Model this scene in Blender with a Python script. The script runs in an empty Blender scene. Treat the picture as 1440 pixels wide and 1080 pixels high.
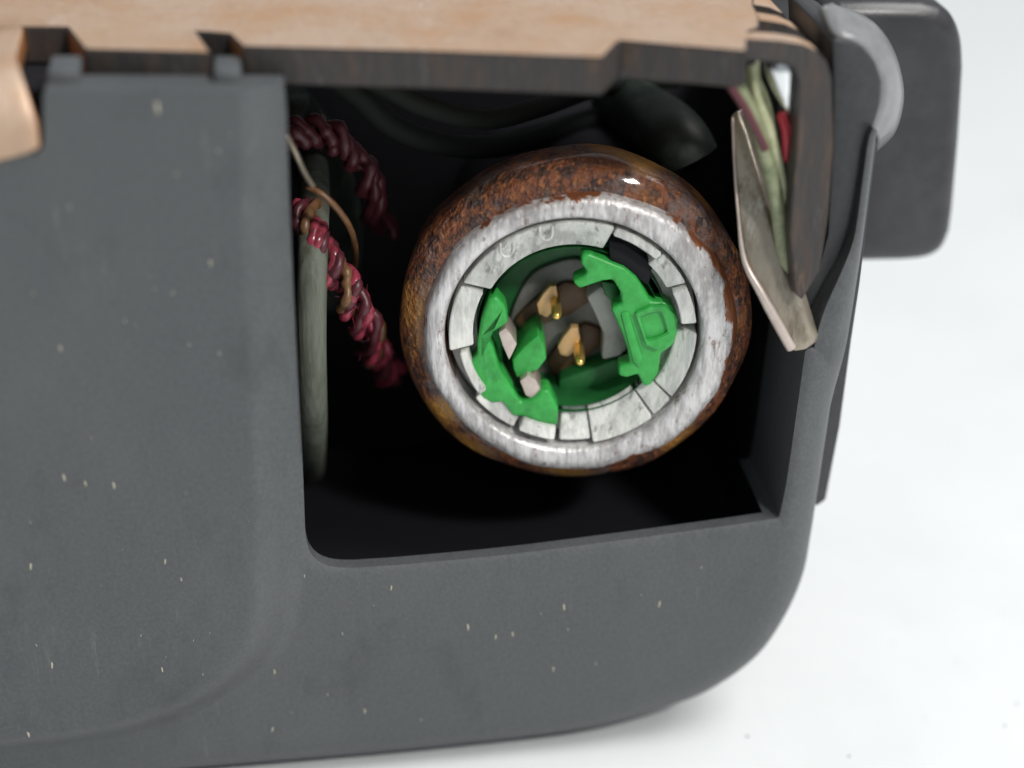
import bpy, bmesh, math, random
import numpy as np
from mathutils import Vector, Matrix

# ------------------------------------------------------------------ camera
MM = 0.001
SC = bpy.context.scene
COL = SC.collection
random.seed(7)
rng = np.random.default_rng(7)

PITCH, YAW, DIST, LENS = math.radians(28), math.radians(8), 120.0, 65.0
fwd = Vector((math.sin(YAW)*math.cos(PITCH), math.cos(YAW)*math.cos(PITCH), -math.sin(PITCH)))
right = Vector((math.cos(YAW), -math.sin(YAW), 0))
up = right.cross(fwd)
CAM = -fwd*DIST                       # the view axis meets the housing face (plane Y=0) at the origin, millimetres
FPX = 1440*LENS/36.0

def ray(u, v):
    return fwd + right*((u-720)/FPX) - up*((v-540)/FPX)
def P(u, v, y=0.0):                   # where a pixel's ray meets the upright plane Y=y
    d = ray(u, v); return CAM + d*((y-CAM.y)/d.y)
def PZ(u, v, z):                      # where it meets the level plane Z=z
    d = ray(u, v); return CAM + d*((z-CAM.z)/d.z)
def pxmm(p):                          # millimetres per pixel at a point
    return (p-CAM).dot(fwd)/FPX

TABLE_Z = P(-90, 1131, 1.0).z
LIFT = -TABLE_Z                       # world origin height: table at z = 0
def W(p):
    return Vector((p[0]*MM, p[1]*MM, (p[2]+LIFT)*MM))

cd = bpy.data.cameras.new('camera'); cam = bpy.data.objects.new('camera', cd); COL.objects.link(cam)
cd.lens = LENS; cd.sensor_width = 36; cd.clip_start = 0.002; cd.clip_end = 20
cam.location = W(CAM)
cam.rotation_euler = Matrix((right, up, -fwd)).transposed().to_euler()
cd.dof.use_dof = True
cd.dof.aperture_fstop = 15
cd.dof.focus_distance = ((P(800, 480, 4)-CAM).dot(fwd))*MM
SC.camera = cam

# ------------------------------------------------------------------ light
world = bpy.data.worlds.new('World'); SC.world = world; world.use_nodes = True
bg = world.node_tree.nodes['Background']
bg.inputs[0].default_value = (0.88, 0.95, 1.0, 1); bg.inputs[1].default_value = 0.36

def area(name, loc, target, size, power, col=(1, 1, 1), sy=None):
    l = bpy.data.lights.new(name, 'AREA'); l.size = size; l.energy = power; l.color = col
    if sy: l.shape = 'RECTANGLE'; l.size_y = sy
    o = bpy.data.objects.new(name, l); COL.objects.link(o)
    o.location = loc
    o.rotation_euler = (Vector(target)-Vector(loc)).to_track_quat('-Z', 'Y').to_euler()
    return o
area('ceiling_lamp', (0.42, -0.14, 0.72), (0, 0, 0.02), 0.45, 6.6, (1.0, 0.985, 0.96))
area('bench_lamp', (0.17, -0.30, 0.34), (0.01, 0, 0.03), 0.05, 1.3, (1.0, 0.97, 0.92), 0.03)

vs = SC.view_settings
vs.view_transform = 'Standard'; vs.look = 'None'; vs.exposure = 0.1; vs.gamma = 1.0
try: vs.use_curve_mapping = False
except Exception: pass

# ------------------------------------------------------------------ materials
def mat(name, base, rough=0.5, metal=0.0, noise=None, bump=None, spec=0.5, coat=0.0, stretch=(1, 1, 1), trans=0.0, sss=0.0, dirt=None):
    """noise = (scale per metre, second colour, low, high); bump = (scale, strength, distance)"""
    m = bpy.data.materials.new(name); m.use_nodes = True
    nt = m.node_tree; n = nt.nodes; L = nt.links
    b = n['Principled BSDF']
    b.inputs['Base Color'].default_value = (*base, 1); b.inputs['Roughness'].default_value = rough
    b.inputs['Metallic'].default_value = metal; b.inputs['Specular IOR Level'].default_value = spec
    b.inputs['Coat Weight'].default_value = coat; b.inputs['Transmission Weight'].default_value = trans
    if sss:
        b.inputs['Subsurface Weight'].default_value = sss
        b.inputs['Subsurface Radius'].default_value = (0.0012, 0.0012, 0.0012); b.inputs['Subsurface Scale'].default_value = 1.0
    geo = n.new('ShaderNodeNewGeometry'); mp = n.new('ShaderNodeMapping'); mp.inputs['Scale'].default_value = stretch
    L.new(geo.outputs['Position'], mp.inputs['Vector'])
    if noise:
        sc, c2, lo, hi = noise
        t = n.new('ShaderNodeTexNoise'); t.inputs['Scale'].default_value = sc; t.inputs['Detail'].default_value = 6; t.inputs['Roughness'].default_value = 0.65
        L.new(mp.outputs[0], t.inputs['Vector'])
        r = n.new('ShaderNodeMapRange'); r.inputs['From Min'].default_value = lo; r.inputs['From Max'].default_value = hi
        L.new(t.outputs['Fac'], r.inputs['Value'])
        mx = n.new('ShaderNodeMix'); mx.data_type = 'RGBA'
        mx.inputs['A'].default_value = (*base, 1); mx.inputs['B'].default_value = (*c2, 1)
        L.new(r.outputs[0], mx.inputs['Factor']); L.new(mx.outputs['Result'], b.inputs['Base Color'])
        m['_mix'] = mx.name
        if dirt:                     # list of (scale, colour, low, high, amount, stretch)
            for sc, c2, lo, hi, amt, stv in dirt:
                mp2 = n.new('ShaderNodeMapping'); mp2.inputs['Scale'].default_value = stv; mp2.inputs['Location'].default_value = (0.13*sc % 1, 0.7, 0.31)
                L.new(geo.outputs['Position'], mp2.inputs['Vector'])
                t = n.new('ShaderNodeTexNoise'); t.inputs['Scale'].default_value = sc; t.inputs['Detail'].default_value = 8; t.inputs['Roughness'].default_value = 0.7
                L.new(mp2.outputs[0], t.inputs['Vector'])
                r = n.new('ShaderNodeMapRange'); r.inputs['From Min'].default_value = lo; r.inputs['From Max'].default_value = hi; r.inputs['To Max'].default_value = amt
                L.new(t.outputs['Fac'], r.inputs['Value'])
                m2 = n.new('ShaderNodeMix'); m2.data_type = 'RGBA'; m2.inputs['B'].default_value = (*c2, 1)
                L.new(r.outputs[0], m2.inputs['Factor']); L.new(mx.outputs['Result'], m2.inputs['A']); L.new(m2.outputs['Result'], b.inputs['Base Color'])
                mx = m2
            m['_mix'] = mx.name
    if bump:
        sc, st, ds = bump
        t = n.new('ShaderNodeTexNoise'); t.inputs['Scale'].default_value = sc; t.inputs['Detail'].default_value = 4
        L.new(mp.outputs[0], t.inputs['Vector'])
        bp = n.new('ShaderNodeBump'); bp.inputs['Strength'].default_value = st; bp.inputs['Distance'].default_value = ds
        L.new(t.outputs['Fac'], bp.inputs['Height']); L.new(bp.outputs[0], b.inputs['Normal'])
    return m

M = {}
M['plastic'] = mat('charcoal_plastic', (0.056, 0.060, 0.064), 0.46, noise=(3500, (0.080, 0.086, 0.092), 0.35, 0.7), bump=(4500, 0.35, 0.0001), dirt=[(45, (0.105, 0.108, 0.108), 0.5, 0.75, 0.5, (1, 1, 0.5)), (900, (0.15, 0.15, 0.14), 0.62, 0.74, 0.5, (1, 1, 0.12)), (160, (0.035, 0.038, 0.042), 0.55, 0.7, 0.5, (1, 1, 0.6))])
M['plastic_dark'] = mat('shaded_black_plastic', (0.022, 0.023, 0.025), 0.45, noise=(2500, (0.033, 0.034, 0.037), 0.35, 0.7), bump=(5000, 0.2, 0.00008))  # darker copy of the housing plastic; the side panel's shade is in it
M['cavity'] = mat('cavity_shade_plastic', (0.010, 0.010, 0.013), 0.7, spec=0.2)  # shade of the interior put into the colour, near black
M['box'] = mat('satin_black_plastic', (0.020, 0.020, 0.023), 0.36, noise=(220, (0.042, 0.042, 0.046), 0.45, 0.75), bump=(4000, 0.15, 0.00008))
M['lip'] = mat('lit_grey_plastic', (0.13, 0.134, 0.14), 0.36, noise=(900, (0.19, 0.19, 0.195), 0.3, 0.7), coat=0.2, dirt=[(150, (0.07, 0.072, 0.076), 0.5, 0.7, 0.7, (1, 1, 0.7))])  # lighter copy of the housing plastic, light from above put into the colour
M['zinc'] = mat('bronze_zinc_plate', (0.46, 0.335, 0.25), 0.45, 0.3, noise=(200, (0.43, 0.26, 0.15), 0.42, 0.66), bump=(3500, 0.35, 0.00008), stretch=(1, 1, 0.3), dirt=[(1800, (0.36, 0.25, 0.18), 0.5, 0.66, 0.5, (1, 0.35, 0.4)), (120, (0.28, 0.17, 0.11), 0.56, 0.72, 0.6, (1, 1, 1)), (700, (0.62, 0.56, 0.50), 0.6, 0.7, 0.5, (1, 0.4, 1))])
M['edge'] = mat('shaded_sheared_edge', (0.045, 0.040, 0.039), 0.48, 0.3, noise=(1300, (0.085, 0.055, 0.038), 0.5, 0.75), bump=(2600, 0.9, 0.00014), stretch=(1, 1, 0.2), dirt=[(800, (0.16, 0.085, 0.04), 0.6, 0.72, 0.7, (1, 1, 0.3)), (2200, (0.12, 0.11, 0.11), 0.58, 0.7, 0.6, (1, 1, 0.2))])  # dark oxide plus the weaker light on these faces, put into the colour
M['copper_edge'] = mat('copper_notch_edge', (0.50, 0.21, 0.07), 0.4, 0.5, noise=(900, (0.3, 0.12, 0.05), 0.4, 0.7))
M['white_plastic'] = mat('white_nylon', (0.72, 0.725, 0.69), 0.4, noise=(1500, (0.42, 0.43, 0.43), 0.5, 0.75), bump=(2500, 0.7, 0.00014), stretch=(1, 1, 0.15), sss=0.2, dirt=[(420, (0.34, 0.335, 0.33), 0.46, 0.62, 0.7, (1, 1, 0.35)), (1500, (0.18, 0.17, 0.16), 0.56, 0.64, 0.75, (1, 1, 0.25)), (260, (0.62, 0.60, 0.45), 0.55, 0.7, 0.5, (1, 1, 1))])
M['green'] = mat('green_nylon', (0.026, 0.32, 0.050), 0.38, noise=(1200, (0.045, 0.42, 0.08), 0.35, 0.7), bump=(2500, 0.35, 0.0001), sss=0.12, dirt=[(500, (0.018, 0.19, 0.035), 0.5, 0.66, 0.8, (1, 1, 0.5)), (1900, (0.10, 0.45, 0.15), 0.58, 0.7, 0.6, (1, 1, 0.3))])
M['green_deep'] = mat('shaded_green_nylon', (0.010, 0.105, 0.026), 0.5, noise=(900, (0.016, 0.15, 0.035), 0.35, 0.7), sss=0.1)  # darker copy of the green nylon, poor light put into the colour
M['gold'] = mat('gold_plating', (0.95, 0.64, 0.18), 0.28, 0.85)
M['copper'] = mat('copper_leaf', (0.66, 0.40, 0.18), 0.4, 0.2, noise=(1500, (0.5, 0.33, 0.18), 0.4, 0.7))
M['tin'] = mat('tinned_spring_steel', (0.62, 0.53, 0.48), 0.35, 0.6, noise=(1800, (0.5, 0.42, 0.38), 0.4, 0.7))
M['seal'] = mat('grey_glass_seal', (0.17, 0.17, 0.16), 0.45, noise=(450, (0.10, 0.085, 0.07), 0.4, 0.7))
M['smoke'] = mat('smoky_grey_plastic', (0.40, 0.40, 0.38), 0.35, noise=(600, (0.28, 0.27, 0.255), 0.4, 0.7), sss=0.3)
M['brown'] = mat('plain_brown', (0.085, 0.045, 0.022), 0.5, noise=(900, (0.13, 0.065, 0.03), 0.4, 0.7))
M['rubber'] = mat('black_rubber', (0.013, 0.018, 0.015), 0.5, noise=(500, (0.045, 0.06, 0.048), 0.5, 0.75), spec=0.35)
M['cable'] = mat('dark_green_black_cable', (0.006, 0.009, 0.007), 0.75, spec=0.3)
M['tube'] = mat('grey_green_sleeve', (0.15, 0.165, 0.135), 0.7, noise=(1400, (0.07, 0.075, 0.05), 0.4, 0.7), stretch=(1, 1, 0.12), bump=(2000, 0.6, 0.0002))
M['pink'] = mat('crimson_insulation', (0.36, 0.05, 0.085), 0.22, noise=(1500, (0.11, 0.018, 0.025), 0.4, 0.7))
M['ochre'] = mat('ochre_insulation', (0.20, 0.10, 0.045), 0.4, noise=(1500, (0.09, 0.045, 0.02), 0.4, 0.7))
M['maroon'] = mat('maroon_insulation', (0.085, 0.018, 0.026), 0.4)
M['yellow_green'] = mat('yellow_green_insulation', (0.55, 0.57, 0.38), 0.4, noise=(1200, (0.36, 0.38, 0.2), 0.4, 0.7))
M['olive'] = mat('olive_insulation', (0.28, 0.30, 0.18), 0.4, noise=(1200, (0.14, 0.17, 0.09), 0.4, 0.7))
M['red'] = mat('red_insulation', (0.50, 0.035, 0.05), 0.4)
M['orange'] = mat('orange_insulation', (0.42, 0.19, 0.04), 0.4)
M['silver'] = mat('bright_tin', (0.8, 0.82, 0.83), 0.15, 1.0)
M['blade'] = mat('nickel_strip', (0.40, 0.355, 0.29), 0.3, 0.7, noise=(500, (0.25, 0.21, 0.16), 0.4, 0.7), bump=(1500, 0.3, 0.00012), stretch=(1, 1, 0.12), dirt=[(900, (0.14, 0.12, 0.08), 0.52, 0.68, 0.8, (1, 1, 0.12)), (700, (0.6, 0.58, 0.52), 0.58, 0.68, 0.7, (1, 1, 0.1))])
M['table'] = mat('white_laminate', (0.655, 0.675, 0.685), 0.38, noise=(60, (0.62, 0.64, 0.65), 0.35, 0.7), bump=(300, 0.08, 0.0003), dirt=[(18, (0.58, 0.60, 0.61), 0.48, 0.66, 0.6, (1, 0.3, 1)), (700, (0.55, 0.56, 0.56), 0.68, 0.74, 0.5, (1, 1, 1))])
M['dust'] = mat('pale_lint', (0.36, 0.34, 0.27), 0.8)
M['crumb'] = mat('dark_crumb', (0.12, 0.12, 0.12), 0.8)

def rust_material():
    m = mat('rusted_steel', (0.21, 0.066, 0.024), 0.5, 0.2, noise=(900, (0.06, 0.026, 0.02), 0.46, 0.58), bump=(3200, 1.0, 0.0005), stretch=(1, 1, 0.75), coat=0.6, dirt=[(2600, (0.38, 0.14, 0.04), 0.54, 0.62, 0.9, (1, 1, 0.6)), (300, (0.16, 0.125, 0.12), 0.52, 0.6, 0.75, (1, 1, 0.8)), (1600, (0.022, 0.012, 0.011), 0.54, 0.62, 0.9, (1, 1, 0.6))])
    m.node_tree.nodes['Principled BSDF'].inputs['Coat Roughness'].default_value = 0.07
    nt = m.node_tree; n = nt.nodes; L = nt.links; b = n['Principled BSDF']
    mx0 = n[m['_mix']]
    geo = n.new('ShaderNodeNewGeometry')
    t = n.new('ShaderNodeTexNoise'); t.inputs['Scale'].default_value = 160; t.inputs['Detail'].default_value = 3
    L.new(geo.outputs['Position'], t.inputs['Vector'])
    r = n.new('ShaderNodeMapRange'); r.inputs['From Min'].default_value = 0.56; r.inputs['From Max'].default_value = 0.72
    L.new(t.outputs['Fac'], r.inputs['Value'])
    mx = n.new('ShaderNodeMix'); mx.data_type = 'RGBA'; mx.inputs['B'].default_value = (0.46, 0.22, 0.035, 1)
    L.new(r.outputs[0], mx.inputs['Factor']); L.new(mx0.outputs['Result'], mx.inputs['A'])
    L.new(mx.outputs['Result'], b.inputs['Base Color'])
    return m
M['rust'] = rust_material()

def rim_material():
    # worn bare steel; rust creeps in from the outer edge (attribute 'edge' = 0 inner .. 1 outer)
    m = mat('worn_steel_rim', (0.70, 0.685, 0.69), 0.42, 0.35, noise=(2600, (0.27, 0.255, 0.255), 0.42, 0.75), bump=(1800, 0.9, 0.00018), stretch=(1, 1, 0.22), dirt=[(330, (0.27, 0.25, 0.25), 0.48, 0.62, 0.7, (1, 1, 0.6)), (1400, (0.17, 0.10, 0.07), 0.58, 0.64, 0.75, (1, 1, 0.4)), (2500, (0.75, 0.74, 0.74), 0.58, 0.68, 0.7, (1, 1, 0.2))])
    nt = m.node_tree; n = nt.nodes; L = nt.links; b = n['Principled BSDF']; mx0 = n[m['_mix']]
    at = n.new('ShaderNodeAttribute'); at.attribute_name = 'edge'
    geo = n.new('ShaderNodeNewGeometry'); mp = n.new('ShaderNodeMapping'); mp.inputs['Scale'].default_value = (1, 1, 0.4)
    L.new(geo.outputs['Position'], mp.inputs['Vector'])
    t = n.new('ShaderNodeTexNoise'); t.inputs['Scale'].default_value = 800; t.inputs['Detail'].default_value = 7; t.inputs['Roughness'].default_value = 0.7
    L.new(mp.outputs[0], t.inputs['Vector'])
    a = n.new('ShaderNodeMath'); a.operation = 'ADD'; L.new(at.outputs['Fac'], a.inputs[0]); L.new(t.outputs['Fac'], a.inputs[1])
    r = n.new('ShaderNodeMapRange'); r.inputs['From Min'].default_value = 1.00; r.inputs['From Max'].default_value = 1.05
    L.new(a.outputs[0], r.inputs['Value'])
    mx = n.new('ShaderNodeMix'); mx.data_type = 'RGBA'; mx.inputs['B'].default_value = (0.24, 0.085, 0.035, 1)
    L.new(r.outputs[0], mx.inputs['Factor']); L.new(mx0.outputs['Result'], mx.inputs['A'])
    L.new(mx.outputs['Result'], b.inputs['Base Color'])
    return m
M['rim'] = rim_material()

# ------------------------------------------------------------------ helpers
def thing(name, label, cat, base, group=None):
    o = bpy.data.objects.new(name, None); COL.objects.link(o); o.empty_display_size = 0.005
    o.location = W(base); o['label'] = label; o['category'] = cat
    if group: o['group'] = group
    return o
def tag(o, label, cat, group=None, kind=None):
    if label: o['label'] = label
    if cat: o['category'] = cat
    if group: o['group'] = group
    if kind: o['kind'] = kind
    return o
def link(name, me, m, parent=None, smooth=True):
    mats = m if isinstance(m, (list, tuple)) else [m]
    for k in mats: me.materials.append(k)
    o = bpy.data.objects.new(name, me); COL.objects.link(o)
    if smooth:
        for p in me.polygons: p.use_smooth = True
    if parent:
        o.parent = parent
        o.matrix_parent_inverse = Matrix.Translation(-abs_loc(parent))
    return o
def abs_loc(o):
    l = o.location.copy()
    return l if o.type == 'EMPTY' else Vector((0, 0, 0))
def mesh_of(bm, name):
    bmesh.ops.recalc_face_normals(bm, faces=bm.faces)
    me = bpy.data.meshes.new(name); bm.to_mesh(me); bm.free(); return me
def autosmooth(me, ang=35):
    me.polygons.foreach_set('use_smooth', [True]*len(me.polygons))
    try: me.set_sharp_from_angle(angle=math.radians(ang))
    except Exception: pass

def slab(name, front, back, m, parent=None, bevel=0.12, front_mat=None, seg=2):
    """closed solid between two matching outlines (millimetre points)"""
    bm = bmesh.new()
    f = [bm.verts.new(W(p)) for p in front]; b = [bm.verts.new(W(p)) for p in back]
    ff = bm.faces.new(f); bf = bm.faces.new(b[::-1]); N = len(f)
    sides = [bm.faces.new((f[i], b[i], b[(i+1) % N], f[(i+1) % N])) for i in range(N)]
    if front_mat is not None: ff.material_index = front_mat
    bmesh.ops.recalc_face_normals(bm, faces=bm.faces)
    if bevel:
        es = [e for e in bm.edges if e.calc_face_angle(0) > math.radians(28)]
        bmesh.ops.bevel(bm, geom=es, offset=bevel*MM, segments=seg, affect='EDGES', profile=0.5, clamp_overlap=True)
    bmesh.ops.triangulate(bm, faces=[x for x in bm.faces if len(x.verts) > 4])
    me = mesh_of(bm, name); autosmooth(me)
    return link(name, me, m, parent, smooth=False)
def px_slab(name, pts, y0, y1, m, parent=None, bevel=0.12, **k):
    """outline in pixels, seen at depth y0, swept straight back to y1"""
    front = [P(u, v, y0) for u, v in pts]
    back = [Vector((p.x, y1, p.z)) for p in front]
    return slab(name, front, back, m, parent, bevel, **k)

def catmull(pts, n=8, closed=False):
    pts = [Vector(p) for p in pts]; out = []; N = len(pts)
    rg = range(N) if closed else range(N-1)
    for i in rg:
        if closed: p0, p1, p2, p3 = pts[i-1], pts[i], pts[(i+1) % N], pts[(i+2) % N]
        else: p0, p1, p2, p3 = pts[max(i-1, 0)], pts[i], pts[i+1], pts[min(i+2, N-1)]
        for k in range(n):
            t = k/n
            out.append(0.5*((2*p1)+(p2-p0)*t+(2*p0-5*p1+4*p2-p3)*t*t+(3*p1-p0-3*p2+p3)*t**3))
    if not closed: out.append(pts[-1])
    return out

def tube(name, path, rad, m, parent=None, sides=12, caps=True, squash=1.0):
    """round tube along a smooth path (millimetres); rad = number or list; ends closed with domes"""
    N = len(path); rads = rad if isinstance(rad, (list, tuple)) else [rad]*N
    bm = bmesh.new(); rings = []
    ref = Vector((0.3, 1, 0.2)).normalized()
    for i, p in enumerate(path):
        t = (path[min(i+1, N-1)]-path[max(i-1, 0)]).normalized()
        a = ref - t*ref.dot(t); a.normalize(); ref = a; b = t.cross(a)
        rings.append([bm.verts.new(W(p + (a*math.cos(q)*squash+b*math.sin(q))*rads[i])) for q in [2*math.pi*k/sides for k in range(sides)]])
    for i in range(N-1):
        for k in range(sides):
            bm.faces.new((rings[i][k], rings[i][(k+1) % sides], rings[i+1][(k+1) % sides], rings[i+1][k]))
    if caps:
        for rg_, pe, pn, r in ((rings[0], path[0], path[1], rads[0]), (rings[-1], path[-1], path[-2], rads[-1])):
            c = bm.verts.new(W(pe + (pe-pn).normalized()*r*0.45))
            for k in range(sides): bm.faces.new((rg_[k], rg_[(k+1) % sides], c))
    me = mesh_of(bm, name)
    return link(name, me, m, parent)

def sdf(pts2, poly):
    """signed distance (inside positive) of points (n,2) to closed polygon (m,2)"""
    a = poly; b = np.roll(poly, -1, 0)
    best = np.full(len(pts2), 1e9); inside = np.zeros(len(pts2), bool)
    for i in range(len(a)):
        ab = b[i]-a[i]; L2 = ab@ab
        if L2 < 1e-12: continue
        ap = pts2-a[i]; t = np.clip((ap@ab)/L2, 0, 1)
        d = np.hypot(*(ap-np.outer(t, ab)).T); best = np.minimum(best, d)
        c = (a[i][1] > pts2[:, 1]) != (b[i][1] > pts2[:, 1])
        if abs(ab[1]) > 1e-12:
            xi = a[i][0]+(pts2[:, 1]-a[i][1])*ab[0]/ab[1]
            inside ^= c & (pts2[:, 0] < xi)
    return np.where(inside, best, -best)
def line_dist(pts2, line):
    best = np.full(len(pts2), 1e9)
    for a, b in zip(line[:-1], line[1:]):
        ab = b-a; L2 = ab@ab
        if L2 < 1e-12: continue
        ap = pts2-a; t = np.clip((ap@ab)/L2, 0, 1)
        best = np.minimum(best, np.hypot(*(ap-np.outer(t, ab)).T))
    return best
def sstep(x, lo, hi):
    t = np.clip((x-lo)/(hi-lo), 0, 1); return t*t*(3-2*t)

# ------------------------------------------------------------------ setting
bm = bmesh.new()
bmesh.ops.create_grid(bm, x_segments=4, y_segments=4, size=1.2)
tbl = link('tabletop', mesh_of(bm, 'tabletop'), M['table'], smooth=False)
tbl.location = (0.1, 0.6, 0); tag(tbl, 'smooth white laminate tabletop under the housing', None, kind='structure')

# ------------------------------------------------------------------ plastic housing
housing = thing('plastic_housing', 'charcoal plastic housing with an open square window, standing on the white tabletop', 'housing', (0, 6, TABLE_Z))

def xz(u, v, y=0): p = P(u, v, y); return np.array((p.x, p.z))
def px_line(pts, y=0, n=6):
    c = catmull([(*xz(u, v, y), 0) for u, v in pts], n); return [np.array((q.x, q.y)) for q in c]
win = ([xz(400, 120, -1)] + px_line([(403, 150), (408, 300), (416, 470), (425, 640), (429, 740)]) +
       px_line([(430, 757), (436, 778), (450, 793), (472, 800), (500, 801)], n=5) +
       px_line([(560, 797), (700, 784), (830, 768), (1000, 745), (1096, 731)]) +
       px_line([(1099, 722), (1108, 676), (1123, 572), (1134, 494)]) + px_line([(1147, 470), (1177, 405), (1190, 380)], 1.8))
outer = (px_line([(1206, 372), (1200, 430), (1194, 480)], 2.0) + px_line([(1178, 580), (1162, 683), (1150, 760), (1138, 820), (1112, 878), (1075, 930), (1020, 972), (960, 1000), (830, 1036), (640, 1060), (450, 1078), (200, 1098), (-90, 1122)], 1.0))
WIN = np.array(win); OUT = np.array(outer)
SHELL = np.array(win + outer + [xz(-90, 208, -1), xz(56, 208, -1), xz(63, 196, -1), xz(63, 120, -1)])
boss_px = [(-140, 40), (402, 40), (404, 300), (413, 600), (415, 760), (408, 850), (384, 915), (330, 965), (250, 1008), (140, 1037), (0, 1055), (-140, 1070)]
BOSS = np.array([xz(u, v) for u, v in boss_px[:2]] + px_line(boss_px[2:]))

def shell_y(q):
    d_out = line_dist(q, OUT); d_win = line_dist(q, WIN); db = sdf(q, BOSS)
    R = 3.4; x = np.clip(d_out, 0, R); drop = R-np.sqrt(np.maximum(R*R-(R-x)**2, 0))
    r = 0.8; x = np.clip(d_win, 0, r); dropw = 0.22*(1-x/r)**2
    left = sstep(-q[:, 0], -xz(430, 500)[0]-6, -xz(430, 500)[0]+2)
    boss = -2.0*sstep(db, -0.9, 2.9)
    dish = 0.25*np.sin(q[:, 0]*0.11+0.6)*np.sin(q[:, 1]*0.09)
    return drop*0.9+dropw+boss+0.05*dish*left

ST = 0.2
lo = SHELL.min(0)-ST; hi = SHELL.max(0)+ST
nx, nz = int((hi[0]-lo[0])/ST)+2, int((hi[1]-lo[1])/ST)+2
gx, gz = np.meshgrid(lo[0]+ST*np.arange(nx), lo[1]+ST*np.arange(nz), indexing='ij')
cc = np.stack(((gx[:-1, :-1]+ST/2).ravel(), (gz[:-1, :-1]+ST/2).ravel()), 1)
keep = (sdf(cc, SHELL) > 0).reshape(nx-1, nz-1)
G = np.stack((gx.ravel(), gz.ravel()), 1)
idx = np.arange(nx*nz).reshape(nx, nz)
cells = np.stack((idx[:-1, :-1][keep], idx[1:, :-1][keep], idx[1:, 1:][keep], idx[:-1, 1:][keep]), 1)
used = np.unique(cells); remap = -np.ones(nx*nz, int); remap[used] = np.arange(len(used))
cells = remap[cells]; G = G[used]
ed = {}
for c in cells:
    for k in range(4):
        a, b = int(c[k]), int(c[(k+1) % 4])
        if (b, a) in ed: del ed[(b, a)]
        else: ed[(a, b)] = 1
bverts = np.array(sorted({v for e in ed for v in e}))
def snap():
    q = G[bverts]; d = sdf(q, SHELL); e = 0.02
    gr = np.stack((sdf(q+[e, 0], SHELL)-d, sdf(q+[0, e], SHELL)-d), 1)/e
    gn = np.linalg.norm(gr, axis=1, keepdims=True)
    G[bverts] = q-gr/np.maximum(gn, 0.3)*d[:, None]*0.9
for it in range(3): snap()
nb = np.array([e for e in ed]); isb = np.zeros(len(G), bool); isb[bverts] = True
ae = np.concatenate([cells[:, [k, (k+1) % 4]] for k in range(4)]); ae = np.concatenate((ae, ae[:, ::-1]))
cnt = np.bincount(ae[:, 0], minlength=len(G))
near = (np.abs(sdf(G, SHELL)) < 5*ST) & ~isb
for it in range(10):
    acc = np.zeros_like(G); cb = np.zeros(len(G))
    for k in range(2):
        np.add.at(acc, nb[:, k], G[nb[:, 1-k]]); np.add.at(cb, nb[:, k], 1)
    if it < 6:
        G[bverts] = 0.5*G[bverts]+0.5*acc[bverts]/cb[bverts][:, None]; snap()
    a2 = np.stack([np.bincount(ae[:, 0], weights=G[ae[:, 1], k], minlength=len(G)) for k in range(2)], 1)/cnt[:, None]
    G[near] = a2[near]
snap()
Y = shell_y(G)
verts = [W((g[0], y, g[1])) for g, y in zip(G, Y)]
faces = [tuple(int(k) for k in c) for c in cells]
n0 = len(verts); back = {}
dw = line_dist(G[bverts], WIN); do = line_dist(G[bverts], OUT)
for i, w_, o_ in zip(bverts, dw, do):
    yb = 0.9 if w_ < o_ else 15.0
    if G[i][0] > xz(1090, 600)[0] and w_ < 0.4: yb = 8.5
    back[int(i)] = len(verts); verts.append(W((G[i][0], max(yb, Y[i]+1), G[i][1])))
for (a, b) in ed: faces.append((a, back[a], back[b], b)[::-1])
me = bpy.data.meshes.new('front_shell'); me.from_pydata([tuple(v) for v in verts], [], faces); me.validate()
bm = bmesh.new(); bm.from_mesh(me); bmesh.ops.recalc_face_normals(bm, faces=bm.faces); bm.to_mesh(me); bm.free()
autosmooth(me, 50)
shell = link('front_shell', me, M['plastic'], housing, smooth=False)

# black inside of the housing: rear wall, floor and side, so that no light leaks in
zf = P(700, 830, 3).z; ZT = P(600, 72, -0.8).z; TH = 2.3; zt_in = ZT-TH-0.1
xl, xr = P(380, 400, 3).x, P(1215, 300, 12).x
def box(name, a, b, m, parent, bevel=0.15):
    front = [Vector((a[0], a[1], a[2])), Vector((b[0], a[1], a[2])), Vector((b[0], a[1], b[2])), Vector((a[0], a[1], b[2]))]
    backp = [Vector((p.x, b[1], p.z)) for p in front]
    return slab(name, front, backp, m, parent, bevel)
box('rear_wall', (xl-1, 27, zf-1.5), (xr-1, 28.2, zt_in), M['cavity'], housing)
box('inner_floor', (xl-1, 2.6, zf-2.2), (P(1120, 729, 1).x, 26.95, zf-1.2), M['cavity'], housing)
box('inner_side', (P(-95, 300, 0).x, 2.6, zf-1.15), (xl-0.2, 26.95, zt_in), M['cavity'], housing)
for ua, ub in ((66, 112), (300, 340)):
    px_slab('locating_tab', [(ua, 100), (ub, 100), (ub, 130), (ua, 130)], -0.6, 2.5, M['plastic'], housing, 0.25)
# wall deeper inside, beyond the corner post, black in place of shade
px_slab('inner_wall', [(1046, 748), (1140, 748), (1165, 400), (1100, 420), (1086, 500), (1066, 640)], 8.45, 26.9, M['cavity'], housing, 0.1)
# side panel with its rounded ear, coloured darker for facing away from light
ear = [(1138, 470), (1128, 418), (1150, 385), (1164, 330), (1172, 200), (1172, 120), (1170, 58)] 
earc = [(1178, 54), (1196, 58), (1215, 68), (1231, 88), (1240, 115), (1238, 148), (1228, 180), (1222, 205), (1216, 260), (1207, 330), (1192, 400), (1160, 450)]
px_slab('side_panel', ear+earc, 2.2, 12.5, M['plastic_dark'], housing, 0.2)
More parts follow.
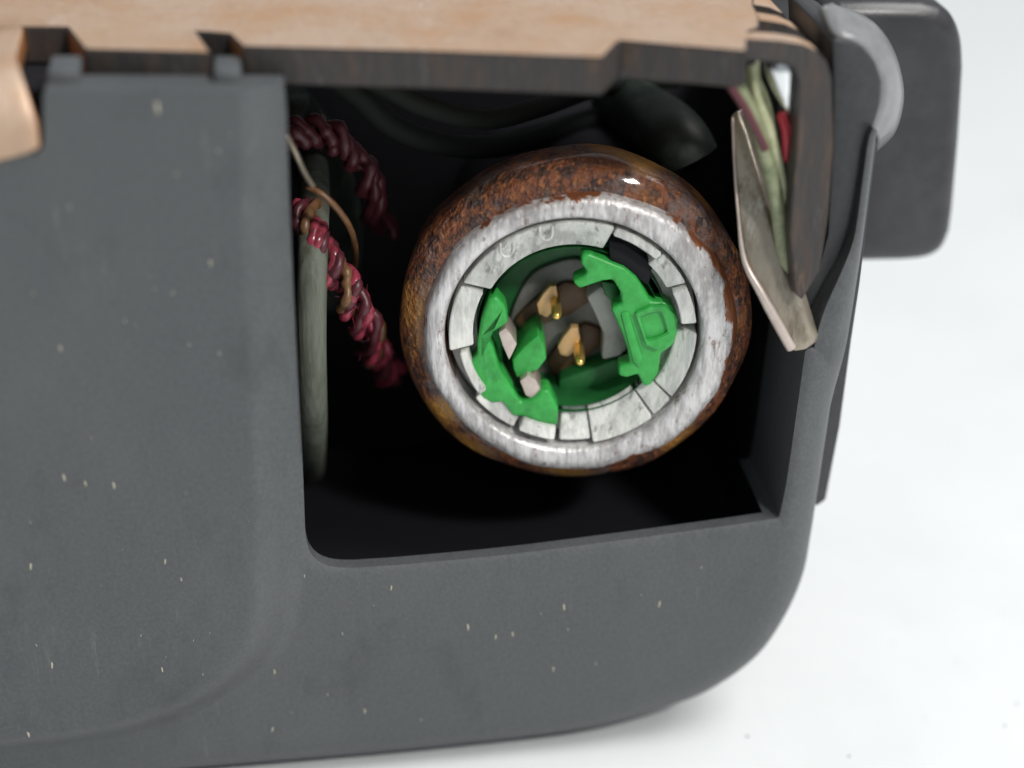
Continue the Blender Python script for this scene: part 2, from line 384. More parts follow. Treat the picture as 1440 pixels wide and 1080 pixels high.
# flange round the ear, coloured pale as if lit: rises behind it and leans outwards
inn = [(1160, 8), (1176, 46), (1200, 55), (1222, 72), (1236, 98), (1240, 125), (1236, 152), (1226, 180)]
outn = [(1166, 5), (1205, 16), (1236, 38), (1258, 72), (1270, 115), (1270, 150), (1258, 188), (1232, 214)]
f1 = catmull([P(u, v, 2.6) for u, v in inn], 5); f2 = catmull([P(u, v, 7.5) for u, v in outn], 5)
bm = bmesh.new(); NN = 6; rows = []
for a, b in zip(f1, f2):
    row = []
    for k in range(NN+1):
        t = k/NN; p = a.lerp(b, t); bul = math.sin(t*math.pi)*0.35
        row.append(bm.verts.new(W(p+Vector((bul*0.6, -bul, bul*0.6)))))
    rows.append(row)
for r0, r1 in zip(rows[:-1], rows[1:]):
    for k in range(NN): bm.faces.new((r0[k], r1[k], r1[k+1], r0[k+1]))
lip = link('ear_flange', mesh_of(bm, 'ear_flange'), M['lip'], housing)
sm = lip.modifiers.new('thick', 'SOLIDIFY'); sm.thickness = 0.5*MM; sm.offset = -1
tag(lip, 'curved flange round the ear, overhead light put into its pale grey', None)
# thin pale edge running down from the ear
eL = [(1229, 178, 1.6), (1228, 180, 1.6), (1221, 200, 1.6), (1213, 255, 1.6), (1201, 335, 1.2), (1180, 390, 0.6), (1160, 435, 0.2), (1147, 480, 0.1), (1140, 530, 0.7), (1134, 590, 2.5)]
eR = [(1234, 184, 2.4), (1231, 200, 2.4), (1224, 255, 2.4), (1213, 340, 2.0), (1204, 400, 1.4), (1197, 445, 1.2), (1189, 490, 1.3), (1174, 545, 2.2), (1155, 605, 4.0)]
eL = eL[1:]; Ls = catmull([P(*q) for q in eL], 6); Rs = catmull([P(*q) for q in eR], 6)
bm = bmesh.new(); rows = []
for a, b in zip(Ls, Rs):
    wd = (b-a).length; row = [bm.verts.new(W(a+Vector((0, 8, 0))))]
    for k in range(7):
        t = k/6; p = a.lerp(b, t); row.append(bm.verts.new(W(p-Vector((0, math.sin(math.pi*t)*min(0.5, 0.3*wd), 0)))))
    row.append(bm.verts.new(W(b+Vector((0, 8, 0))))); rows.append(row)
for r0, r1 in zip(rows[:-1], rows[1:]):
    for k in range(9): bm.faces.new((r0[k], r0[(k+1) % 9], r1[(k+1) % 9], r1[k]))
bm.faces.new(rows[0]); bm.faces.new(rows[-1][::-1])
me = mesh_of(bm, 'edge_band'); autosmooth(me, 50); link('edge_band', me, M['plastic'], housing, smooth=False)
# outer side wall behind the post
px_slab('side_skirt', [(1236, 190), (1222, 300), (1210, 400), (1198, 480), (1182, 600), (1162, 704), (1150, 712), (1110, 712), (1120, 600), (1150, 480), (1175, 350), (1190, 250), (1200, 190)], 5.0, 15.5, M['plastic_dark'], housing, 0.2)

# black end block behind the ear
YB = 16.0
eb_pts = [(1160, 4), (1240, 3), (1300, 4)] + [(q.x, q.y) for q in catmull([(1326, 10, 0), (1346, 27, 0), (1358, 58, 0), (1361, 100, 0)], 4)] + [(1355, 200), (1346, 300)] + [(q.x, q.y) for q in catmull([(1342, 330, 0), (1330, 355, 0), (1306, 369, 0), (1270, 373, 0)], 4)] + [(1160, 375)]
front = [P(u, v, YB) for u, v in eb_pts]
backp = [Vector((p.x, 27.5, p.z)) for p in front]
slab('end_block', front, backp, M['box'], housing, 1.5, seg=5)
box('block_bridge', (P(1150, 100, YB).x-3, 15.0, P(1180, 330, YB).z), (P(1185, 100, YB).x, 27.0, P(1180, 30, YB).z), M['plastic_dark'], housing)

# ------------------------------------------------------------------ sheet metal bracket
bracket = thing('metal_bracket', 'bronze coloured sheet metal bracket with dark cut edges, lying across the top of the housing', 'bracket', (0, 4, P(600, 110, -0.5).z))
def plate(name, pts, m, parent, zt=ZT, th=TH, bevel=0.12):
    top = [PZ(u, v, zt) for u, v in pts]
    bm = bmesh.new()
    f = [bm.verts.new(W(p)) for p in top]; b = [bm.verts.new(W(p-Vector((0, 0, th)))) for p in top]; N = len(f)
    bm.faces.new(f); bm.faces.new(b[::-1])
    for i in range(N):
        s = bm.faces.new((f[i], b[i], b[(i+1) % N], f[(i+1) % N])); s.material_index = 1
    bmesh.ops.recalc_face_normals(bm, faces=bm.faces)
    for fc in bm.faces:
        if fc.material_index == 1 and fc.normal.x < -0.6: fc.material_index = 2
    es = [e for e in bm.edges if e.calc_face_angle(0) > math.radians(28)]
    bmesh.ops.bevel(bm, geom=es, offset=bevel*MM, segments=2, affect='EDGES', clamp_overlap=True, material=1)
    bmesh.ops.triangulate(bm, faces=[x for x in bm.faces if len(x.verts) > 4])
    me = mesh_of(bm, name); autosmooth(me)
    return link(name, me, m, parent, smooth=False)
BK = -62
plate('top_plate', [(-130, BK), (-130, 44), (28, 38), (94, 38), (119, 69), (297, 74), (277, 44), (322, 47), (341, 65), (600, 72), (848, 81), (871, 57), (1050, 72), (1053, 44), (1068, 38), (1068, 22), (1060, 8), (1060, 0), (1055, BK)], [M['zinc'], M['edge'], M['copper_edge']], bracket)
# bent flange: angle section cut by slots
sec_o = [(1040, 52), (1100, 56), (1130, 61), (1150, 70), (1163, 85), (1170, 108), (1173, 200), (1165, 300), (1153, 380), (1128, 420)]
sec_i = [(1119, 412), (1111, 330), (1114, 280), (1121, 200), (1123, 112), (1118, 94), (1106, 87), (1040, 82)]
YF = PZ(1054, 53, ZT).y
def flange(y0, y1, name, cutlow=None):
    o = [P(u, v, YF) for u, v in sec_o]; i = [P(u, v, YF) for u, v in sec_i]
    dz = ZT-0.02-o[0].z
    pts = []
    for p in o+i: pts.append(Vector((p.x, y0, p.z+dz)))
    if cutlow: pts = [Vector((p.x, p.y, max(p.z, cutlow))) for p in pts]
    bk = [Vector((p.x, y1, p.z)) for p in pts]
    bm = bmesh.new(); N = len(pts)
    f = [bm.verts.new(W(p)) for p in pts]; b = [bm.verts.new(W(p)) for p in bk]
    a = bm.faces.new(f); a.material_index = 1; c = bm.faces.new(b[::-1]); c.material_index = 1
    for k in range(N): bm.faces.new((f[k], b[k], b[(k+1) % N], f[(k+1) % N]))
    bmesh.ops.recalc_face_normals(bm, faces=bm.faces)
    for fc in bm.faces: fc.material_index = 0 if fc.normal.z > 0.25 else 1  # upward faces stay bright, all others take the painted shade
    es = [e for e in bm.edges if e.calc_face_angle(0) > math.radians(40)]
    bmesh.ops.bevel(bm, geom=es, offset=0.06*MM, segments=2, affect='EDGES', clamp_overlap=True, material=1)
    bmesh.ops.triangulate(bm, faces=[x for x in bm.faces if len(x.verts) > 4])
    me = mesh_of(bm, name); autosmooth(me, 40)
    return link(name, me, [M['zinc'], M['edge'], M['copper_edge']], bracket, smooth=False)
Ya = PZ(1070, 40, ZT).y; Yb = PZ(1070, 22, ZT).y; Yc = PZ(1070, 10, ZT).y; Yd = PZ(1070, -2, ZT).y
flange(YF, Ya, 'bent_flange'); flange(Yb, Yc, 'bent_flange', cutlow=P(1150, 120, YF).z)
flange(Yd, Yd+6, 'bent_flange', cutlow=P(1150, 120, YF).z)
# curled tab hanging over the front
pc = PZ(0, 36, ZT); R = 3.7
prof = [(pc.y+1.5, ZT-0.03), (pc.y-1, ZT-0.03)] if pc.y-1 > 3.6 else [(pc.y+2.5, ZT-0.03)]
for k in range(13):
    a = math.radians(90*k/12); prof.append((-2.3+R-R*math.sin(a)*1.0, ZT-0.03-R*(1-math.cos(a))))
prof += [(prof[-1][0]+0.02, prof[-1][1]-0.6)]
bm = bmesh.new(); rows = []
nseg = 10
x0 = PZ(-130, 44, ZT).x
for (yy, zz), k in zip(prof, range(len(prof))):
    t = k/(len(prof)-1)
    p_r = PZ(30, 40, ZT).x + (P(58, 165, 0).x-PZ(30, 40, ZT).x)*min(1, t*1.25)
    row = []
    for j in range(nseg+1):
        s = j/nseg
        x = x0+(p_r-x0)*s
        low = 0.0 if k < len(prof)-1 else 1.6*(1-max(0, s-0.6)/0.4*0.0)*(1-s)**0.7*1.0
        row.append(bm.verts.new(W((x, yy, zz-low))))
    rows.append(row)
for r0, r1 in zip(rows[:-1], rows[1:]):
    for j in range(nseg): bm.faces.new((r0[j], r1[j], r1[j+1], r0[j+1]))
tab = link('curled_tab', mesh_of(bm, 'curled_tab'), [M['zinc'], M['copper_edge']], bracket)
sm = tab.modifiers.new('thick', 'SOLIDIFY'); sm.thickness = 1.6*MM; sm.offset = -1; sm.material_offset_rim = 1
bv = tab.modifiers.new('bev', 'BEVEL'); bv.width = 0.2*MM; bv.segments = 2; bv.limit_method = 'ANGLE'

# ------------------------------------------------------------------ igniter socket
YR = 4.5                                             # depth of the rim face behind the housing face
CO = P(816, 474, YR); CI = P(806, 476, YR)
S = pxmm(CO)
AX = Vector((math.sin(YAW*0.9), math.cos(YAW*0.9), 0))   # barrel axis, pointing into the housing
AU = Vector((AX.y, -AX.x, 0)); AV = Vector((0, 0, 1))
socket = thing('igniter_socket', 'rusty round steel socket with a worn grey rim inside the housing window', 'socket', (CO.x, YR+9, zf-1.1))
def lathe(name, prof, m, parent, c=CO, seg=96, wob=None, attr=None, closed=False):
    """prof: list of (radius mm, depth mm along axis)"""
    vs_, fs = [], []
    for j, (r, t) in enumerate(prof):
        for k in range(seg):
            a = 2*math.pi*k/seg; rr, tt = r, t
            if wob: rr, tt = wob(r, t, a, j)
            vs_.append(W(c+AX*tt+(AU*math.cos(a)+AV*math.sin(a))*rr))
    n = len(prof); rg = range(n if closed else n-1)
    for j in rg:
        j2 = (j+1) % n
        for k in range(seg):
            k2 = (k+1) % seg; fs.append((j*seg+k, j*seg+k2, j2*seg+k2, j2*seg+k))
    me = bpy.data.meshes.new(name); me.from_pydata([tuple(v) for v in vs_], [], fs)
    bm = bmesh.new(); bm.from_mesh(me); bmesh.ops.recalc_face_normals(bm, faces=bm.faces); bm.to_mesh(me); bm.free()
    if attr:
        at = me.attributes.new('edge', 'FLOAT', 'POINT')
        at.data.foreach_set('value', [attr(j, 2*math.pi*k/seg) for j in range(n) for k in range(seg)])
    autosmooth(me, 40)
    return link(name, me, m, parent, smooth=False)
RO = 221*S; RB = 252*S; RI = 181*S
CB = P(811, 477, YR)
def wob(r, t, a, j):
    return r+0.07*math.sin(5*a+1)+0.05*math.sin(11*a+j), t+0.05*math.sin(7*a+2*j)
sh = [(RO*0.955-0.4, 0.6), (RO*0.96-0.1, 0.85)]
for k in range(9):
    q = math.pi/2*k/8; sh.append((RO*0.96+(RB-RO*0.96)*math.sin(q), 0.9+1.7*(1-math.cos(q))))
sh += [(RB-0.15, 5.2), (RB-0.9, 6.8), (RB-2.2, 8.2), (RB-3, 9), (RI+0.25, 9), (RI+0.25, 0.9)]
lathe('barrel', sh, M['rust'], socket, c=CB, wob=wob, closed=True)
lathe('shaded_barrel_back', [(RI, 8.5), (RB-3.2, 8.8), (RB-3.2, 24), (0.05, 24), (0.05, 8.6)], M['cavity'], socket)  # back of the barrel, coloured black to stand for shade
# rim: bore set slightly off centre
def rimwob(r, t, a, j):
    return r, t+0.02*math.sin(9*a+j)
rim_prof = [(RI, 3.5), (RI, 0.3), (RI+0.12, 0.12), (RI+0.3, 0.0)]
vs_, fs, at_v = [], [], []; SEG = 128
stations = [(-1, RI/RO, 3.8), (0, 0, 0.35), (0, 0.04, 0.16), (0, 0.14, 0.02), (0, 0.35, -0.06), (0, 0.55, -0.06), (0, 0.75, 0.02), (0, 0.9, 0.2), (0, 1.0, 0.55), (0, 1.02, 1.5)]
for j, (fl, f, t) in enumerate(stations):
    for k in range(SEG):
        a = 2*math.pi*k/SEG; dirv = AU*math.cos(a)+AV*math.sin(a)
        pi_ = CI+dirv*RI; po = CO+(AU*math.cos(a)+AV*math.sin(a)*(0.955 if a < math.pi else 0.955+0.05*abs(math.sin(a))))*(RO+0.06*math.sin(6*a)+0.05*math.sin(13*a+1))
        f2 = 0 if fl < 0 else f
        vs_.append(W(pi_.lerp(po, f2)+AX*t)); 
        right_bias = 0.24*max(0, math.cos(a+0.5))+0.14*max(0, math.cos(a-1.0))+0.10*math.sin(4*a+0.5)+0.07*math.sin(9*a)
        at_v.append(max(0, (f2-0.35)/0.65)*(0.40+right_bias) if fl >= 0 else 0)
for j in range(len(stations)-1):
    for k in range(SEG):
        k2 = (k+1) % SEG; fs.append((j*SEG+k, j*SEG+k2, (j+1)*SEG+k2, (j+1)*SEG+k))
me = bpy.data.meshes.new('steel_rim'); me.from_pydata([tuple(v) for v in vs_], [], fs)
bm = bmesh.new(); bm.from_mesh(me); bmesh.ops.recalc_face_normals(bm, faces=bm.faces); bm.to_mesh(me); bm.free()
at = me.attributes.new('edge', 'FLOAT', 'POINT'); at.data.foreach_set('value', at_v); autosmooth(me, 50)
rim = link('steel_rim', me, M['rim'], socket, smooth=False); tag(rim, 'worn grey steel rim with rust creeping in from its outer edge', None)

# ------------------------------------------------------------------ white segmented collar
collar = thing('plastic_collar', 'white segmented plastic collar fitted inside the steel rim of the socket', 'collar', CI+AX*2-Vector((0, 0, RI)))
def arc_seg(a0, a1, r0, r1, t0, t1, chamf=0.0, name='collar_segment', m=None, parent=None, bevel=0.07):
    """block of a ring: angles in degrees, radii in mm, depths t0 (front) .. t1; chamf sinks the inner edge"""
    n = max(3, int(abs(a1-a0)/4)); bm = bmesh.new(); cols = []
    for k in range(n+1):
        a = math.radians(a0+(a1-a0)*k/n); d = AU*math.cos(a)+AV*math.sin(a)
        cols.append([bm.verts.new(W(CI+d*r+AX*t)) for r, t in ((r0, t0+chamf), (r1, t0), (r1, t1), (r0, t1))])
    for c0, c1 in zip(cols[:-1], cols[1:]):
        for k in range(4): bm.faces.new((c0[k], c0[(k+1) % 4], c1[(k+1) % 4], c1[k]))
    bm.faces.new(cols[0]); bm.faces.new(cols[-1][::-1])
    bmesh.ops.recalc_face_normals(bm, faces=bm.faces)
    es = [e for e in bm.edges if e.calc_face_angle(0) > math.radians(28)]
    bmesh.ops.bevel(bm, geom=es, offset=bevel*MM, segments=2, affect='EDGES', clamp_overlap=True)
    me = mesh_of(bm, name); autosmooth(me, 40)
    return link(name, me, m or M['white_plastic'], parent or collar, smooth=False)
rc = RI-0.28; ri = 137*S
segs = [(72, 151, ri-0.25, rc, 0.15, 4, 1.15), (46.5, 71, rc-0.6, rc-0.02, 0.15, 4, 0.1), (27.5, 45.5, ri+0.5, rc, 0.35, 4, 0.6),
        (7, 26, rc-1.05, rc-0.05, 0.1, 4, 0.1), (-35, 0, ri+0.45, rc, 0.5, 4, 0.9), (-47.3, -36.2, ri-0.1, rc, 0.45, 4, 1.3), (-79.5, -48.5, ri-0.4, rc, 0.25, 4, 1.7),
        (-95.5, -80.5, ri-0.4, rc-0.1, 0.7, 4, 1.4), (-117, -98.5, ri+0.7, rc-0.35, 0.1, 4, 0.4), (-143, -119, ri+0.0, rc-0.1, 0.8, 4, 0.7),
        (-171, -145, rc-1.2, rc-0.65, 0.3, 4, 0.1), (153, 187, ri+0.2, rc-0.02, 0.25, 4, 0.5)]
for s in segs: arc_seg(*s)
# back ring that carries the segments
lathe('back_ring', [(ri-0.05, 2.6), (rc+0.1, 2.6), (rc+0.1, 4.6), (ri-0.05, 4.6)], M['white_plastic'], collar, c=CI, closed=True)
ax_c = [(856, 338), (880, 344), (918, 372), (912, 402), (897, 392), (878, 377), (858, 368)]
slot_f = [CAM+ray(u, v)*(((CI+AX*1.3)-CAM).dot(AX)/ray(u, v).dot(AX)) for u, v in ax_c]
slab('key_slot_shade', slot_f, [p+AX*2.5 for p in slot_f], M['cavity'], collar, 0.1)  # black block standing for the shade inside the key notch
# moulded U marks
for (u, v) in ((712, 349), (768, 326)):
    c = P(u, v, YR+0.55)-AX*0.12
    pth = []
    for k in range(13):
        a = math.radians(180+180*k/12); pth.append(c+AU*(0.42*math.cos(a))+AV*(0.5*math.sin(a)-0.05))
    pth = [pth[0]+AV*0.45]+pth+[pth[-1]+AV*0.45]
    tube('moulded_mark', pth, 0.1, M['white_plastic'], collar, 8)

# ------------------------------------------------------------------ green connector insert
insert = thing('connector_insert', 'bright green plastic connector insert with two gold pins inside the white collar', 'connector', CI+AX*6-Vector((0, 0, ri)))
FL = 6.5
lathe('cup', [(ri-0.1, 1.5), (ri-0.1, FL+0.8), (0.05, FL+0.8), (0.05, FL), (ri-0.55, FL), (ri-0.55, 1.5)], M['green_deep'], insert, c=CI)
def disc_pts(pts, t): # pixels on a plane square to the axis at depth t behind the rim
    out = []
    for u, v in pts:
        d = ray(u, v); o = CI+AX*t
        s = (o-CAM).dot(AX)/d.dot(AX); out.append(CAM+d*s)
    return out
def ax_slab(name, pts, t0, t1, m, parent=insert, bevel=0.15, sm=0, **k):
    f = disc_pts(pts, t0)
    if sm: f = catmull(f, sm, closed=True)
    return slab(name, f, [p+AX*(t1-t0) for p in f], m, parent, bevel, **k)
ax_slab('seal', [(740, 395), (775, 372), (820, 366), (872, 400), (895, 470), (880, 505), (790, 535), (735, 520), (715, 460)], FL-0.5, FL+0.2, M['seal'], bevel=0.3, sm=5)
ax_slab('smoky_block', [(824, 418), (846, 402), (860, 414), (872, 448), (886, 488), (872, 502), (846, 508), (848, 470), (836, 442)], FL-2.6, FL, M['smoke'], bevel=0.3)
clip_r = [(818, 360), (828, 357), (843, 363), (862, 371), (878, 377), (895, 391), (906, 409), (915, 425), (935, 425), (946, 433), (954, 450), (952, 471), (946, 487), (930, 498), (926, 525), (916, 542), (906, 545), (897, 527), (881, 532), (870, 529), (870, 517), (886, 511), (882, 490), (875, 470), (866, 450), (859, 435), (875, 427), (872, 411), (862, 394), (847, 396), (832, 401), (815, 407), (805, 397), (821, 389), (826, 383), (817, 372)]
clip = ax_slab('latch_clip', clip_r, 0.9, 2.6, M['green'], bevel=0.22, seg=3)
# raised frame round the pocket of the clip
fr_o = [(893, 441), (914, 431), (935, 430), (948, 443), (951, 466), (942, 484), (924, 493), (908, 486)]
fr_i = [(900, 446), (914, 441), (929, 438), (934, 450), (939, 468), (930, 473), (920, 477), (909, 479)]
fo, fi = disc_pts(fr_o, 0.55), disc_pts(fr_i, 0.6)
bm = bmesh.new(); N = len(fo)
A = [bm.verts.new(W(p)) for p in fo]; B = [bm.verts.new(W(p)) for p in fi]
A2 = [bm.verts.new(W(p+AX*0.6)) for p in fo]; B2 = [bm.verts.new(W(p+AX*0.4)) for p in fi]
for k in range(N):
    k2 = (k+1) % N
    bm.faces.new((A[k], A[k2], B[k2], B[k])); bm.faces.new((A[k], A2[k], A2[k2], A[k2])); bm.faces.new((B[k], B[k2], B2[k2], B2[k])); bm.faces.new((A2[k], B2[k], B2[k2], A2[k2]))
bmesh.ops.recalc_face_normals(bm, faces=bm.faces)
bmesh.ops.bevel(bm, geom=[e for e in bm.edges if e.calc_face_angle(0) > 0.6], offset=0.12*MM, segments=2, affect='EDGES', clamp_overlap=True)
me = mesh_of(bm, 'pocket_frame'); autosmooth(me, 25); link('pocket_frame', me, M['green'], clip, smooth=False)
ax_slab('clip_rib', [(872, 440), (884, 438), (905, 505), (900, 520), (890, 510)], 0.72, 1.4, M['green'], parent=clip, bevel=0.2)
clip_l = [(687, 422), (698, 417), (712, 434), (715, 455), (700, 464), (684, 474), (694, 490), (701, 515), (716, 540), (732, 567), (750, 562), (762, 549), (772, 549), (785, 575), (784, 600), (760, 595), (736, 587), (721, 586), (707, 566), (692, 568), (677, 560), (667, 536), (661, 512), (672, 501), (671, 485), (677, 450)]
ax_slab('latch_clip', clip_l, 0.9, 2.8, M['green'], bevel=0.25, seg=3)
ax_slab('locking_tab', [(720, 507), (736, 489), (757, 471), (766, 488), (769, 505), (757, 521), (740, 527), (727, 533), (722, 520)], 1.8, 5.6, M['green'], bevel=0.2)
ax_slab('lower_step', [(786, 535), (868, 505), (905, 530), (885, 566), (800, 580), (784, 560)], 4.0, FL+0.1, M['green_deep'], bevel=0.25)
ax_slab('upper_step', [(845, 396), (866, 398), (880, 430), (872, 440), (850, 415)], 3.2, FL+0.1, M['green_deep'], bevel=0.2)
ax_slab('shorting_clip', [(701, 468), (711, 461), (719, 470), (727, 484), (722, 495), (716, 507), (707, 487)], 1.2, 3.6, M['tin'], bevel=0.08)
ax_slab('shorting_clip', [(731, 536), (742, 527), (754, 534), (762, 551), (748, 562), (739, 556)], 1.2, 3.6, M['tin'], bevel=0.08)
# brown blocks on the cup floor, copper leaves and pins
for pts in ([(722, 452), (738, 434), (760, 415), (795, 397), (828, 402), (832, 424), (803, 444), (775, 452), (740, 474)], [(768, 508), (790, 478), (822, 455), (845, 463), (846, 488), (820, 506), (797, 523), (778, 531)]):
    ax_slab('brown_block', pts, FL-1.0, FL+0.1, M['brown'], bevel=0.3)
for pts in ([(755, 428), (763, 415), (773, 403), (782, 402), (785, 420), (778, 438), (769, 447), (758, 442)], [(784, 488), (793, 473), (803, 461), (813, 461), (816, 476), (813, 490), (799, 502), (788, 499)]):
    ax_slab('contact_leaf', pts, FL-2.4, FL-1.7, M['copper'], bevel=0.08)
def pin(u, v):
    base = disc_pts([(u, v)], FL-4.9)[0]     # tip
    pth = [base+AX*t for t in (0, 0.12, 0.35, 0.9, 1.6, 4.9)]
    tube('contact_pin', pth, [0.16, 0.26, 0.33, 0.37, 0.37, 0.37], M['gold'], insert, 16)
pin(783, 446); pin(816, 511)

# ------------------------------------------------------------------ loose wires and strips
def wire(name, pts, r, m, label, cat='wire', group=None, sides=12, n=8):
    path = catmull([P(*p) for p in pts], n); s = pxmm(path[len(path)//2])
    o = tube(name, path, r*s, m, None, sides)
    return tag(o, label, cat, group)
def twist(name, pts, r_off, r_w, turns, mats, label, group=None):
    path = catmull([P(*p) for p in pts], 14); N = len(path)
    root = thing(name, label, 'wire', path[-1], group)
    s = pxmm(path[N//2])
    for j, mm in enumerate(mats):
        pp = []; rr = []; ref = Vector((0, 1, 0)); ph = random.uniform(0, 6); tw = turns*random.uniform(0.85, 1.15)
        for i, p in enumerate(path):
            t = (path[min(i+1, N-1)]-path[max(i-1, 0)]).normalized(); a = (ref-t*ref.dot(t)).normalized(); ref = a; b = t.cross(a)
            q = 2*math.pi*(tw*i/N+j/len(mats)); w = 1+0.3*math.sin(i*0.37+ph)+0.15*math.sin(i*0.91+2*ph); rr.append(r_w*s*(0.85+0.3*math.sin(i*0.8+ph)**2)*random.uniform(0.92, 1.08))
            pp.append(p+(a*math.cos(q)+b*math.sin(q))*r_off*s*w)
        tube('strand', pp, rr, mm, root, 10)
    bm = bmesh.new()                  # loose fibres
    for k in range(70):
        p = path[random.randrange(int(N*0.85))]+Vector([random.gauss(0, r_off*s*0.75) for _ in range(3)])
        d = Vector([random.gauss(0, 1) for _ in range(3)]).normalized()*random.uniform(0.5, 1.3); d2 = d+Vector([random.gauss(0, 0.35) for _ in range(3)])
        o = Vector((0.035, 0, 0.02)); vv = [bm.verts.new(W(c)) for c in (p, p+o, p+d*0.5+o, p+d*0.5, p+d2)]
        bm.faces.new(vv[:4]); bm.faces.new((vv[3], vv[2], vv[4]))
    fo_ = link('loose_fibres', mesh_of(bm, 'fibres'), mats[0], root); fo_['kind'] = 'stuff'
    return root
twist('twisted_wires', [(428, 290, 11), (446, 335, 8.5), (470, 380, 8), (492, 420, 8.2), (512, 458, 9.5), (532, 495, 13), (548, 525, 18)], 16, 7.5, 3.4, [M['pink'], M['ochre'], M['maroon'], M['pink'], M['maroon'], M['pink']], 'bright crimson and ochre twisted wires hanging beside the rusty barrel')
twist('twisted_wires', [(390, 200, 11), (425, 186, 11.5), (465, 192, 12), (500, 220, 12.5), (522, 262, 13.5), (538, 330, 17)], 13, 9, 3.5, [M['maroon'], M['maroon'], M['maroon']], 'dull maroon twisted wires arching in the shadow above the crimson pair')
wire('sleeve', [(440, 215, 22), (443, 270, 14), (440, 350, 8), (438, 450, 7), (439, 530, 7.5), (440, 590, 9.5), (438, 640, 14), (436, 660, 20)], 21, M['tube'], 'upright grey green cable sleeve beside the window edge', 'sleeve', sides=20)
wire('bare_wire', [(402, 190, 5), (415, 215, 5), (428, 243, 6), (440, 262, 7)], 5, M['blade'], 'short silvery wire end at the left window edge'.replace(' left', ''))
wire('bare_wire', [(432, 262, 7), (455, 275, 6.5), (478, 298, 6.5), (494, 325, 8), (500, 352, 11), (498, 375, 15)], 4.5, M['ochre'], 'bent brown wire curving over the crimson twisted wires')
wire('cable', [(440, 90, 10), (500, 130, 11), (550, 175, 12), (620, 202, 13), (700, 205, 15), (790, 180, 20), (900, 150, 25)], 17, M['cable'], 'thick dark cable sagging lowest under the bracket')
wire('cable', [(470, 85, 8), (540, 120, 9), (600, 150, 10), (680, 168, 12), (760, 150, 15), (850, 120, 21), (950, 110, 25)], 15, M['cable'], 'thinner dark cable sagging higher under the bracket')
wire('cable', [(398, 150, 20), (440, 210, 21), (462, 270, 22), (470, 330, 23), (460, 420, 24)], 40, M['rubber'], 'fat black rubber hose behind the twisted wires', 'hose', sides=18)
wire('rubber_boot', [(870, 140, 24), (900, 160, 21), (932, 180, 17.5), (954, 202, 15.5), (966, 225, 15)], 46, M['rubber'], 'black rubber boot above the rusty barrel', 'boot', sides=24)
# nickel strip
sf = [(1028, 160, 5.5), (1038, 156, 5.5), (1050, 190, 4.6), (1066, 245, 3.2), (1084, 315, 1.6), (1098, 365, 0.8), (1118, 420, 0.1), (1137, 480, -0.6), (1134, 492, -0.7), (1115, 495, -0.7), (1106, 478, -0.5), (1071, 413, 0.4), (1046, 365, 1.4), (1038, 300, 2.4), (1033, 232, 3.8)]
fr = [P(*p) for p in sf]
strip = slab('metal_strip', fr, [p+Vector((0.95, 0.75, 0.1)) for p in fr], M['blade'], None, 0.15)
tag(strip, 'tapered nickel metal strip pointing down between barrel and corner post', 'strip')
se = catmull([P(u, v, y-0.1) for u, v, y in [(1030, 165, 5.2), (1033, 232, 3.7), (1038, 300, 2.3), (1047, 366, 1.2), (1071, 413, 0.3), (1106, 478, -0.6), (1113, 490, -0.75)]], 6)
NS = len(se)
tube('folded_edge', se, [0.1+0.24*min(1, max(0, (i/NS-0.35)/0.35)) for i in range(NS)], M['tin'], strip, 10)
YW = YF+0.6
def fw(pts): return [(u, v, YW+d) for u, v, d in pts]
wire('wire', fw([(1012, 92, 1.0), (1034, 118, 0.8), (1052, 150, 0.9), (1072, 200, 1.0), (1090, 270, 1.0), (1100, 340, 1.2), (1108, 400, 1.6), (1112, 440, 2.4)]), 11, M['olive'], 'olive green wire running down behind the nickel strip')
wire('wire', fw([(1060, 88, 1.6), (1066, 140, 1.5), (1082, 185, 1.3), (1095, 235, 1.2), (1103, 290, 1.2), (1108, 345, 1.4), (1112, 400, 1.8)]), 8, M['yellow_green'], 'pale yellow green wire beside the bent flange')
wire('wire', fw([(1026, 120, 0), (1046, 150, -0.2), (1062, 180, -0.2), (1076, 210, 0)]), 6, M['maroon'], 'dark red wire crossing the olive wire')
wire('wire', fw([(1098, 160, 1.6), (1104, 180, 1.4), (1106, 200, 1.4), (1104, 225, 1.6)]), 7, M['red'], 'short bright red wire end beside the bent flange')
wire('wire', fw([(1117, 195, 2.0), (1113, 240, 2.0), (1108, 290, 2.0), (1105, 330, 2.2)]), 6, M['orange'], 'orange wire lying along the bent flange')
wire('wire', fw([(1040, 90, 2.6), (1058, 120, 2.4), (1070, 150, 2.4), (1078, 190, 2.8)]), 15, M['olive'], 'fat olive green sleeve tucked under the bracket corner', 'sleeve')
path = [P(u, v, YW+0.7) for u, v in ((1096, 82), (1099, 100), (1103, 120), (1107, 142), (1110, 160))]
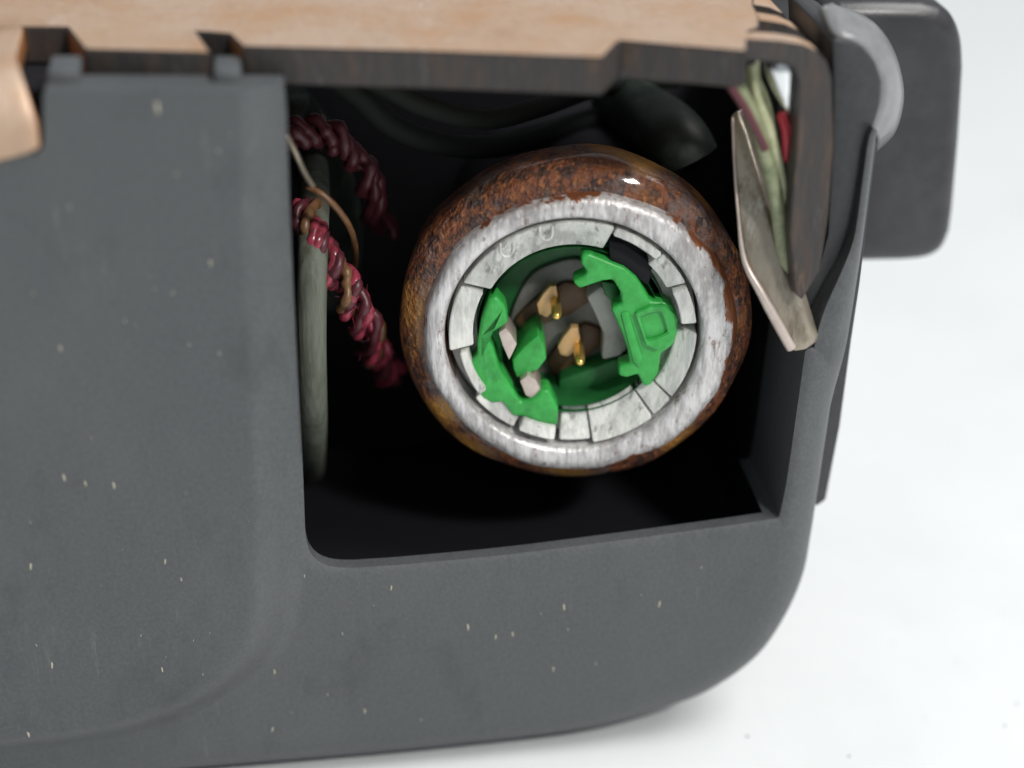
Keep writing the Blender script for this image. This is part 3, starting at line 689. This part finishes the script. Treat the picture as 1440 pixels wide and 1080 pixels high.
tag(tube('terminal', path, [0.95, 0.95, 0.8, 0.45, 0.12], M['silver'], None, 20), 'shiny pointed silver terminal under the bracket corner', 'terminal')

# ------------------------------------------------------------------ dust and crumbs
def specks(name, pts, m, label):
    bm = bmesh.new()
    for c, sx, sy, sz, nrm in pts:
        mt = Matrix.Translation(W(c)) @ Matrix.Rotation(random.uniform(-0.25, 0.25), 4, 'Y') @ Matrix.Diagonal((sx*MM, sy*MM, sz*MM, 1))
        bmesh.ops.create_icosphere(bm, subdivisions=1, radius=1, matrix=mt)
    o = link(name, mesh_of(bm, name), m); tag(o, label, 'dust', kind='stuff'); return o
dp = []
spots = [(221, 152, 7), (85, 490, 4), (90, 672, 5), (160, 683, 5), (120, 680, 4), (43, 797, 5), (73, 936, 5), (228, 942, 4), (40, 1030, 6), (296, 370, 4), (386, 945, 4), (383, 1026, 4), (658, 882, 5), (793, 854, 5), (927, 850, 5), (721, 892, 4), (697, 896, 4), (513, 1000, 4), (550, 827, 4), (778, 941, 4), (232, 790, 4), (255, 815, 3)]
for i in range(60): spots.append((random.uniform(5, 1080), random.uniform(130, 1040), random.uniform(1.0, 2.6)))
for u, v, s in spots:
    q = np.array([xz(u, v)])
    for _ in range(2):
        yy = shell_y(q)[0]; q = np.array([xz(u, v, yy)])
    if sdf(q, SHELL)[0] < 0.6: continue
    dp.append(((q[0][0], shell_y(q)[0]-0.01, q[0][1]), s*0.017, 0.02, s*0.062, None))
specks('dust_specks', dp, M['dust'], 'pale dust specks and lint clinging to the charcoal housing')
cp = []
for u, v, s in [(1430, 990, 3), (1413, 1021, 3), (1051, 1036, 4), (1194, 1064, 3), (1237, 723, 2), (1255, 905, 2), (1408, 860, 2), (1345, 930, 2), (1300, 1010, 1.5), (1390, 760, 1.5)]:
    p = PZ(u, v, TABLE_Z); cp.append(((p.x, p.y, p.z+0.05), s*0.03, s*0.03, 0.05, None))
specks('crumbs', cp, M['crumb'], 'tiny dark crumbs scattered on the white tabletop')
